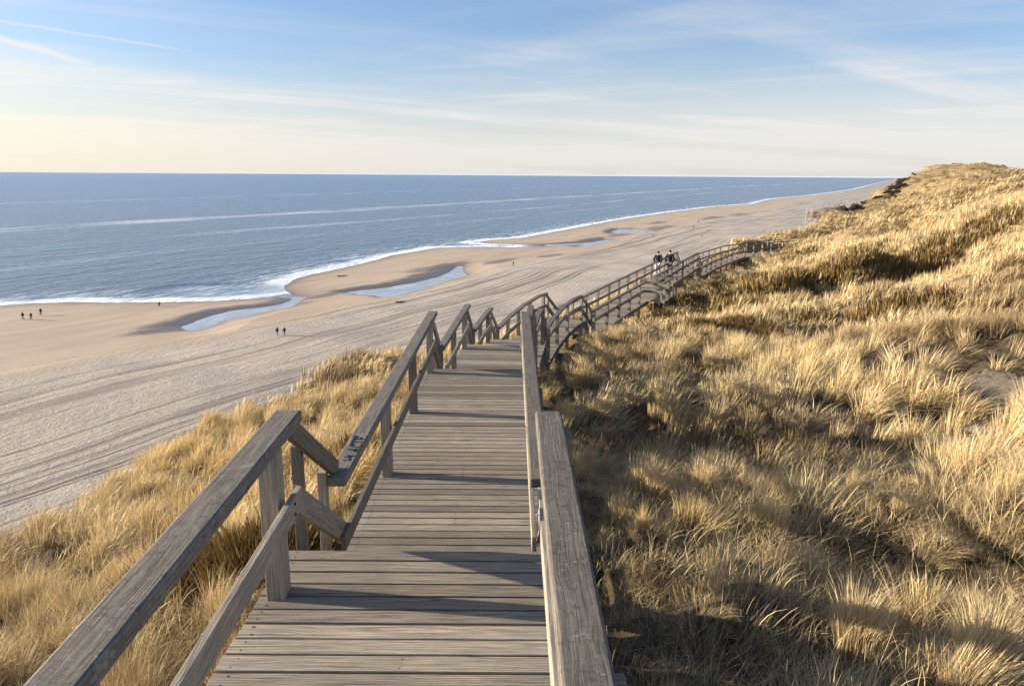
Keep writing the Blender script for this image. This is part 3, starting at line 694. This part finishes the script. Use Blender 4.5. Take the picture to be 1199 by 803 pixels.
wf, wdx, wdy = worley(x, y, full=True); loose = (vi == 4) | (vi == 5)
keep &= ~(right_near & ~loose & (wf > .25 + .12 * sstep(r_, 7, 24)) & (RNG.uniform(0, 1, len(x)) > .05))
keep &= ~(right_near & ~loose & (fbm(x / 2.0, y / 2.0, 58, 2) < .47) & (RNG.uniform(0, 1, len(x)) > .12))
keep &= ~((x < -1.2) & (r_ < 32) & (wf > .34) & (RNG.uniform(0, 1, len(x)) > .10))
keep &= ~((~right_near) & (dens < .42) & (RNG.uniform(0, 1, len(x)) > .15) & (r_ < 60))
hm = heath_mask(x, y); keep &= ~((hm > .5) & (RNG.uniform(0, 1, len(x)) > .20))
# hold the grass down beside the planks
s = s * np.clip(.42 + (pd - .92) * .45, .42, 1.0) ** np.where(z_ > pz - 1.2, 1, 0)
s = s * np.where(right_near & (r_ < 14), .9, 1.0)
# the sight lines over the crest stay as they are when a clump is shorter out there
s = np.where(r_ > 120, s * .8, s)
k = keep; x, y, z_, vi, s, r_, hm, wdx, wdy = [q[k] for q in (x, y, z_, vi, s, r_, hm, wdx, wdy)]
lean = np.where(r_ < 24, 1.5, 0.0)
it = np.clip(.50 + (fbm(x / 3.5, y / 3.5, 71, 3) - .5) * 1.5 + RNG.normal(0, .14, len(x)) - .10 * ((x > .5) & (np.hypot(x, y) < 10)) * (1 - .5 * sstep(np.hypot(x, y), 5, 10)) - .30 * ((vi == 4)) - .10 * sstep(r_, 50, 90) + .07 - .12 * np.exp(-((x - 5) / 5) ** 2 - ((y - 22) / 9) ** 2), 0, 1)
sc = np.stack([s, s, s * RNG.uniform(.8, 1.15, len(s))], 1)
scatter('marram_grass', np.stack([x, y, z_], 1), VAR, vi, sc, RNG.normal(0, .5, len(s)), RNG.normal(0, .12, len(s)) - wdy * lean, RNG.normal(.05, .12, len(s)) + wdx * lean, it,
        'golden dry marram grass in windblown clumps covering the dunes', 'grass')
# low brown heath and crowberry between the grass
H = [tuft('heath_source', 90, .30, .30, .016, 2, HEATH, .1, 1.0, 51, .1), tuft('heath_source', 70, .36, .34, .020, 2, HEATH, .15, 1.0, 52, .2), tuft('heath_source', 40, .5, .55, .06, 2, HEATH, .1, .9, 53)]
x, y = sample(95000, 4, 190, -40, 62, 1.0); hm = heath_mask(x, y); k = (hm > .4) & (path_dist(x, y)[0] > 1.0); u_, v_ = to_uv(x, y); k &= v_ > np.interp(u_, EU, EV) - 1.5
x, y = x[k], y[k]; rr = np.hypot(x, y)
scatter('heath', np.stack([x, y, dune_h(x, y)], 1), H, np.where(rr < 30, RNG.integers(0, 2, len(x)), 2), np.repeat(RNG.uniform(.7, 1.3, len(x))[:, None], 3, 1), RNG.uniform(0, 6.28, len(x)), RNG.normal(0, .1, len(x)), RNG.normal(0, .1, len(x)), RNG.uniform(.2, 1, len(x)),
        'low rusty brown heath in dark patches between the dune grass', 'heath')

# ------------------------------------------------------------------ people
def mat_plain(name, col, rough=.8, sc=30):
    m, g = new_mat(name); p = g.node('ShaderNodeTexCoord').outputs['Object']; n = g.noise(p, sc, 3)
    return finish(m, g, g.mix(n, c4(*[c * .8 for c in col]), c4(*[min(1, c * 1.2) for c in col])), rough, n, .3, .01, .2)
SKIN = mat_plain('skin', (.50, .31, .22)); BLACK = mat_plain('black_coat', (.020, .020, .024)); NAVY = mat_plain('navy_coat', (.022, .028, .045)); JEAN = mat_plain('grey_trousers', (.075, .08, .10))
HAIRD = mat_plain('dark_hair', (.06, .035, .02)); HAIRB = mat_plain('fair_hair', (.26, .17, .08)); PALE = mat_plain('pale_cloth', (.42, .43, .46)); BROWN = mat_plain('brown_cloth', (.12, .07, .04)); SHOE = mat_plain('dark_shoe', (.03, .025, .02))
def skin_mesh(name, joints, edges, mat, parent=None, sub=2):
    me = bpy.data.meshes.new(name); keys = list(joints); me.from_pydata([joints[k][0] for k in keys], [(keys.index(a), keys.index(b)) for a, b in edges], [])
    o = bpy.data.objects.new(name, me); C.objects.link(o); me.materials.append(mat)
    md = o.modifiers.new('skin', 'SKIN'); md.use_smooth_shade = True
    for i, k in enumerate(keys):
        r = joints[k][1]; sv = me.skin_vertices[0].data[i]; sv.radius = r if isinstance(r, tuple) else (r, r); sv.use_root = (i == 0)
    sb = o.modifiers.new('smooth', 'SUBSURF'); sb.levels = sb.render_levels = sub
    if parent: o.parent = parent
    return o
def figure(loc, face, label, h=1.74, coat=BLACK, legs=JEAN, hair=HAIRD, stride=.28, arms='swing', hands=False, crouch=False, group=None):
    """a person facing +Y turned by `face` (degrees); body, hair, coat, trousers, shoes"""
    root = empty('person', loc, R(face)); k = h / 1.74; st = stride
    hipz, kneeL, kneeR = .92, (.10, st * .55, .50), (-.10, -st * .15, .50)
    ankL, ankR = (.10, st, .09), (-.10, -st, .13)
    dz = 0.0
    if crouch: hipz = .50; kneeL, kneeR = (.12, .34, .48), (-.12, .36, .46); ankL, ankR = (.11, .05, .08), (-.11, .02, .08); dz = -.42
    def z(a): return a + dz
    J = {'pelvis': ((0, 0, hipz), .125), 'waist': ((0, .01, z(1.06)), .12), 'chest': ((0, .0, z(1.28)), (.165, .12)), 'neckb': ((0, .0, z(1.44)), .085), 'neck': ((0, .02, z(1.50)), .055),
         'jaw': ((0, .035, z(1.56)), (.065, .075)), 'head': ((0, .035, z(1.63)), (.078, .098)), 'crown': ((0, .02, z(1.71)), (.055, .07))}
    E = [('pelvis', 'waist'), ('waist', 'chest'), ('chest', 'neckb'), ('neckb', 'neck'), ('neck', 'jaw'), ('jaw', 'head'), ('head', 'crown')]
    AR = {}; 
    for s, n, sw in ((1, 'L', -1), (-1, 'R', 1)):
        J['hip' + n] = ((s * .095, 0, hipz - .06), .10); J['knee' + n] = (kneeL if s > 0 else kneeR, .062); J['ank' + n] = (ankL if s > 0 else ankR, .04)
        a = J['ank' + n][0]; J['toe' + n] = ((a[0] + s * .02, a[1] + .17, a[2] - .045), .035)
        E += [('pelvis', 'hip' + n), ('hip' + n, 'knee' + n), ('knee' + n, 'ank' + n), ('ank' + n, 'toe' + n)]
        sh = (s * .185, 0, z(1.40)); 
        if arms == 'swing': el = (s * .235, -.03 + sw * .10, z(1.12)); wr = (s * .215, .06 + sw * .20, z(.90))
        elif arms == 'pockets': el = (s * .28, -.10, z(1.14)); wr = (s * .20, .06, z(.98))
        else: el = (s * .21, .16, z(1.14)); wr = (s * .08, .32, z(1.12))
        J['sh' + n] = (sh, .062); J['el' + n] = (el, .045); J['wr' + n] = (wr, .03)
        E += [('chest', 'sh' + n), ('sh' + n, 'el' + n), ('el' + n, 'wr' + n)]
        d = (Vector(wr) - Vector(el)).normalized(); pm = Vector(wr) + d * .07; J['palm' + n] = (tuple(pm), (.035, .02)); E.append(('wr' + n, 'palm' + n))
        if hands:
            fwd = Vector((0, 1, 0)) - d * d.y; fwd.normalize()
            for q, (o_, l_) in enumerate(((-.027, .062), (-.009, .072), (.009, .068), (.027, .052))):
                b = pm + fwd * o_ + d * .018; t = b + d * l_ * .55; e_ = t + (d * .8 + Vector((-s * .5, 0, 0))).normalized() * l_ * .5
                J[f'fa{q}{n}'] = (tuple(t), .0085); J[f'fb{q}{n}'] = (tuple(e_), .007); E += [('palm' + n, f'fa{q}{n}'), (f'fa{q}{n}', f'fb{q}{n}')]
            b = Vector(wr) + d * .03 + fwd * .045; J['th' + n] = (tuple(b), .01); J['tt' + n] = (tuple(b + (d + fwd * .35).normalized() * .035), .008); E += [('wr' + n, 'th' + n), ('th' + n, 'tt' + n)]
    J['nose'] = ((0, .145, z(1.615)), .013); E.append(('head', 'nose'))
    for s, n in ((1, 'L'), (-1, 'R')): J['ear' + n] = ((s * .088, .025, z(1.62)), (.012, .02)); E.append(('head', 'ear' + n))
    body = skin_mesh('body', J, E, SKIN, root)
    def infl(names, edges, add, name, mat):
        jj = {n: (J[n][0], tuple(a + add for a in J[n][1]) if isinstance(J[n][1], tuple) else J[n][1] + add) for n in names}
        return skin_mesh(name, jj, [e for e in edges], mat, root)
    cn = ['chest', 'waist', 'pelvis', 'neckb', 'shL', 'elL', 'wrL', 'shR', 'elR', 'wrR']
    infl(cn, [('chest', 'waist'), ('waist', 'pelvis'), ('chest', 'neckb'), ('chest', 'shL'), ('shL', 'elL'), ('elL', 'wrL'), ('chest', 'shR'), ('shR', 'elR'), ('elR', 'wrR')], .032, 'coat', coat)
    tn = ['pelvis', 'hipL', 'kneeL', 'ankL', 'hipR', 'kneeR', 'ankR']
    infl(tn, [('pelvis', 'hipL'), ('hipL', 'kneeL'), ('kneeL', 'ankL'), ('pelvis', 'hipR'), ('hipR', 'kneeR'), ('kneeR', 'ankR')], .018, 'trousers', legs)
    for n in 'LR':
        a, b = J['ank' + n][0], J['toe' + n][0]
        skin_mesh('shoe', {'h': ((a[0], a[1] - .03, a[2] - .03), .05), 'm': ((a[0], a[1] + .05, a[2] - .045), .045), 't': ((b[0], b[1] + .02, b[2]), .042)}, [('h', 'm'), ('m', 't')], SHOE, root)
    skin_mesh('hair', {'a': ((0, .0, z(1.74)), (.07, .08)), 'b': ((0, -.035, z(1.66)), (.092, .085)), 'c': ((0, -.045, z(1.58)), (.075, .055))}, [('a', 'b'), ('b', 'c')], hair, root)
    root.scale = (k, k, k); tag(root, label, 'person', group); return root
def beach_h(x, y):
    x = np.array([x]); y = np.array([y]); s = shore_sd(x, y); p = pool_sd(x, y); sx = s + (fbm(x / 14, y / 14, 40) - .5) * 2.5; q = p + (fbm(x / 5, y / 5, 41) - .5) * 1.6
    h = np.clip(-sx * .02, -1.5, 1.6) + np.clip((-sx - 60) * .022, 0, 1.8); h = np.minimum(h, np.clip(-q * .09 - .02, -.25, 5)); return float(max(h[0] + (fbm(x / 9, y / 9, 42)[0] - .5) * .25 * sstep(-sx, 50, 70)[0], -.2))
def on_beach(x, y, *a, **k):
    d = math.hypot(x, y); f = 1 - beach_h(x, y) / CAMZ; f = 1 - (beach_h(x * f, y * f) - .6 * 1.0) / (CAMZ - .6) if True else f
    X_, Y_ = x * f, y * f; return figure((X_, Y_, beach_h(X_, Y_)), *a, **k)
gb = 'walkers on the beach'
on_beach(-106.6, 158.2, 88, 'dark figure striding left along the wet sand, leftmost of the group of three', group=gb, stride=.38)
on_beach(-104.6, 157.9, 86, 'dark figure walking close behind the leftmost walker of the group of three', group=gb, stride=.34, coat=NAVY, h=1.68)
on_beach(-105.8, 163.2, 84, 'dark figure walking alone behind the left pair, nearest to the surf', group=gb, stride=.36, legs=BLACK)
on_beach(-84.9, 175.5, 60, 'small figure crouching at the edge of the surf right of the group of three', group=gb, crouch=True, legs=BROWN, arms='front', stride=.1)
on_beach(-46.6, 143.5, -120, 'dark figure walking on the churned sand, left one of the pair near the tide pool', group=gb, stride=.2)
on_beach(-45.2, 143.6, -120, 'dark figure walking on the churned sand, right one of the pair near the tide pool', group=gb, stride=.22, coat=NAVY)
on_beach(.3, 259.1, -30, 'lone figure in brown trousers standing on the sand above the second tide pool', group=gb, stride=.12, legs=BROWN)
on_beach(71.7, 380.5, -28, 'lone distant figure in brown walking on the beach above the two boardwalk walkers', group=gb, coat=BROWN, stride=.2)
on_beach(110.2, 454.2, -30, 'distant black figure on open sand, nearer one of two dark dots', group=gb, stride=.15, legs=BLACK, h=1.8)
on_beach(126.1, 508.5, -30, 'distant black figure on open sand, farther one of two dark dots', group=gb, stride=.15, legs=BLACK, h=1.8)
on_beach(50.7, 476.1, 60, 'distant figure paddling in the surf, left one of two', group=gb, stride=.2, coat=NAVY, h=1.8)
on_beach(56.6, 502.2, 60, 'distant figure paddling in the surf, right one of two', group=gb, stride=.2, legs=BLACK, h=1.8)
on_beach(208.5, 769.0, -30, 'tiny far figure standing where the surf meets the sand', group=gb, stride=.1, legs=BLACK, h=1.85)
on_beach(253.7, 796.1, -30, 'tiny farthest figure on the sand beyond the long dark tide channel', group=gb, stride=.1, legs=BLACK, h=1.85)
on_beach(97.2, 382.3, -30, 'small brownish distant figure on the dry sand nearest the dune edge', group=gb, stride=.15, coat=BROWN)
ZD = DECKS[5][0]
gw = 'couple walking down the boardwalk'
figure((9.85, 46.3, ZD), -24, 'short haired walker in a dark jacket on the boardwalk, right one of the couple', 1.72, BLACK, JEAN, HAIRD, .22, 'pockets', True, group=gw)
figure((9.17, 46.6, ZD), -20, 'walker in a navy jacket and pale trousers on the boardwalk, left one of the couple', 1.62, NAVY, PALE, HAIRD, .2, 'pockets', True, group=gw)
# bench in the seating bay with bags on it
A0, t0, n0, zb = BAYF
bn = empty('bench', (A0.x + t0.x * 1.0 + n0.x * .62, A0.y + t0.y * 1.0 + n0.y * .62, zb), math.atan2(t0.y, t0.x))
tag(bn, 'grey wooden bench in the railed bay on the landward side of the boardwalk', 'bench')
for y0 in (-.15, 0, .15): mb = MB(); mb.sweep([Vector((-.8, y0, .44)), Vector((.8, y0, .44))], .13, .035); mb.build('seat_slat', WOOD, bn)
for x0 in (-.6, .6):
    for y0 in (-.16, .16): mb = MB(); mb.sweep([Vector((x0, y0, 0)), Vector((x0, y0, .42))], .08, .08, up=(1, 0, 0)); mb.build('leg', WOOD, bn)
# drift on the sand
DRIFT = mat_plain('wet_driftwood', (.05, .035, .028), .8, 6)
for (x, y, L, rz, lab) in ((-54.1, 234.2, 3.4, .2, 'dark piece of driftwood lying on the sand spit between the two tide pools'), (-28.5, 186.1, 2.6, .5, 'dark driftwood log on the sand just below the second tide pool')):
    j = {i: ((math.cos(rz) * L * (i / 5 - .5), math.sin(rz) * L * (i / 5 - .5) + .12 * math.sin(i * 2), .14 + .05 * math.sin(i * 1.7)), .20 - .02 * i) for i in range(6)}
    j[6] = ((math.cos(rz) * L * .1, .55, .4), .06); o = skin_mesh('driftwood', j, [(i, i + 1) for i in range(5)] + [(3, 6)], DRIFT); f = 1 - beach_h(x, y) / CAMZ
    o.location = (x * f, y * f, beach_h(x * f, y * f)); tag(o, lab, 'driftwood')
# low timber hut with a brushwood roof behind the dune edge
HUT = empty('beach_hut', (51.2, 121.5, 25.4), R(-35)); tag(HUT, 'low grey brown brushwood covered hut sunk behind the dune edge', 'hut')
def lathe_dome(name, rx, ry, hz_, mat, parent, n=28, m=9, jit=.10, loc=(0, 0, 0)):
    me = bpy.data.meshes.new(name); V = []; F = []; r = np.random.default_rng(3)
    for i in range(m + 1):
        a = i / m * math.pi / 2
        for j in range(n):
            b = j / n * 2 * math.pi; q = 1 + r.normal(0, jit); V.append((rx * math.cos(a) * math.cos(b) * q + loc[0], ry * math.cos(a) * math.sin(b) * q + loc[1], hz_ * math.sin(a) * (1 + r.normal(0, jit * .6)) + loc[2]))
    for i in range(m):
        for j in range(n): F.append((i * n + j, i * n + (j + 1) % n, (i + 1) * n + (j + 1) % n, (i + 1) * n + j))
    me.from_pydata(V, [], F); me.materials.append(mat); o = bpy.data.objects.new(name, me); C.objects.link(o); o.parent = parent; return o
BRUSH = mat_plain('brushwood', (.16, .125, .10), .9, 3); SHRUBM = mat_plain('dark_twigs', (.045, .036, .03), .9, 5)
lathe_dome('brush_roof', 3.1, 1.9, 1.55, BRUSH, HUT)
for x0 in (-2.9, -2.3, -1.2, .2, 1.4): mb = MB(); mb.sweep([Vector((x0, -2.0, -.6)), Vector((x0 + .1, -1.5, 1.1 + .2 * math.sin(x0)))], .14, .14, up=(1, 0, 0)); mb.build('timber', WOOD, HUT)
lathe_dome('ridge_cover', 1.1, .9, .8, SHRUBM, HUT, loc=(1.9, 0, 1.1))
PW = mat_plain('pale_pole', (.62, .60, .55))
for i, (x0, y0) in enumerate(((47.6, 121.8), (48.6, 122.2))):
    mb = MB(); mb.sweep([Vector((0, 0, -.8)), Vector((.05, 0, 1.7))], .045, .045, up=(1, 0, 0)); o = mb.build('marker_pole', PW); o.location = (x0, y0, 25.2)
    tag(o, ('thin pale pole beside the brushwood hut, left one of two', 'thin pale pole beside the brushwood hut, right one of two')[i], 'pole', 'pale poles by the hut')
for (x0, y0, lab) in ((53.9, 122.4, 'distant person in black just right of the brushwood hut'), (56.6, 124.0, 'distant person in black farther right of the hut on the dune edge')):
    figure((x0, y0, gz(x0, y0) - .5), 30, lab, 1.7, BLACK, BLACK, HAIRD, .1, 'pockets', group='people on the dune edge')
# dark bare shrubs along the far dune edge
def twigs(name, n, seed):
    r = np.random.default_rng(seed); V = []; F = []
    for i in range(n):
        a = r.uniform(0, 6.28); e = r.uniform(.15, 1.4); rr = r.uniform(.15, 1.0); c = np.array([math.cos(a) * math.cos(e), math.sin(a) * math.cos(e), math.sin(e) * .75]) * rr
        d = r.normal(0, 1, 3); d[2] = abs(d[2]); d /= np.linalg.norm(d); s_ = np.cross(d, r.normal(0, 1, 3)); s_ /= np.linalg.norm(s_); b = len(V)
        for q in (c - s_ * .05, c + s_ * .05, c + d * .3): V.append(tuple(q))
        F.append((b, b + 1, b + 2))
    me = bpy.data.meshes.new(name); me.from_pydata(V, [], F); me.materials.append(SHRUBM); return bpy.data.objects.new(name, me)
sv = twigs('twig_source', 520, 1)
pts = []
for (x0, y0, x1, y1, n, w) in ((54, 120, 66, 141, 34, .9), (66, 141, 84, 166, 30, 1.2), (83, 164, 90, 172, 18, 1.4), (66, 128, 72, 132, 4, 1.5), (112, 183, 124, 186, 16, 2.0), (88, 175, 106, 200, 22, 2.5), (104, 200, 118, 208, 30, 3.0), (44, 104, 46, 107, 2, .8)):
    for i in range(n): f = RNG.uniform(); pts.append((x0 + (x1 - x0) * f + RNG.normal(0, w) * .8, y0 + (y1 - y0) * f + RNG.normal(0, w)))
pts = np.array(pts); sc_ = np.repeat(RNG.uniform(.4, 1.05, len(pts))[:, None], 3, 1)
scatter('shrub_thicket', np.stack([pts[:, 0], pts[:, 1], dune_h(pts[:, 0], pts[:, 1])], 1), [sv], np.zeros(len(pts)), sc_, RNG.uniform(0, 6, len(pts)), np.zeros(len(pts)), np.zeros(len(pts)), np.zeros(len(pts)) + .5,
        'dark bare shrub thicket along the far dune edge', 'shrubs')
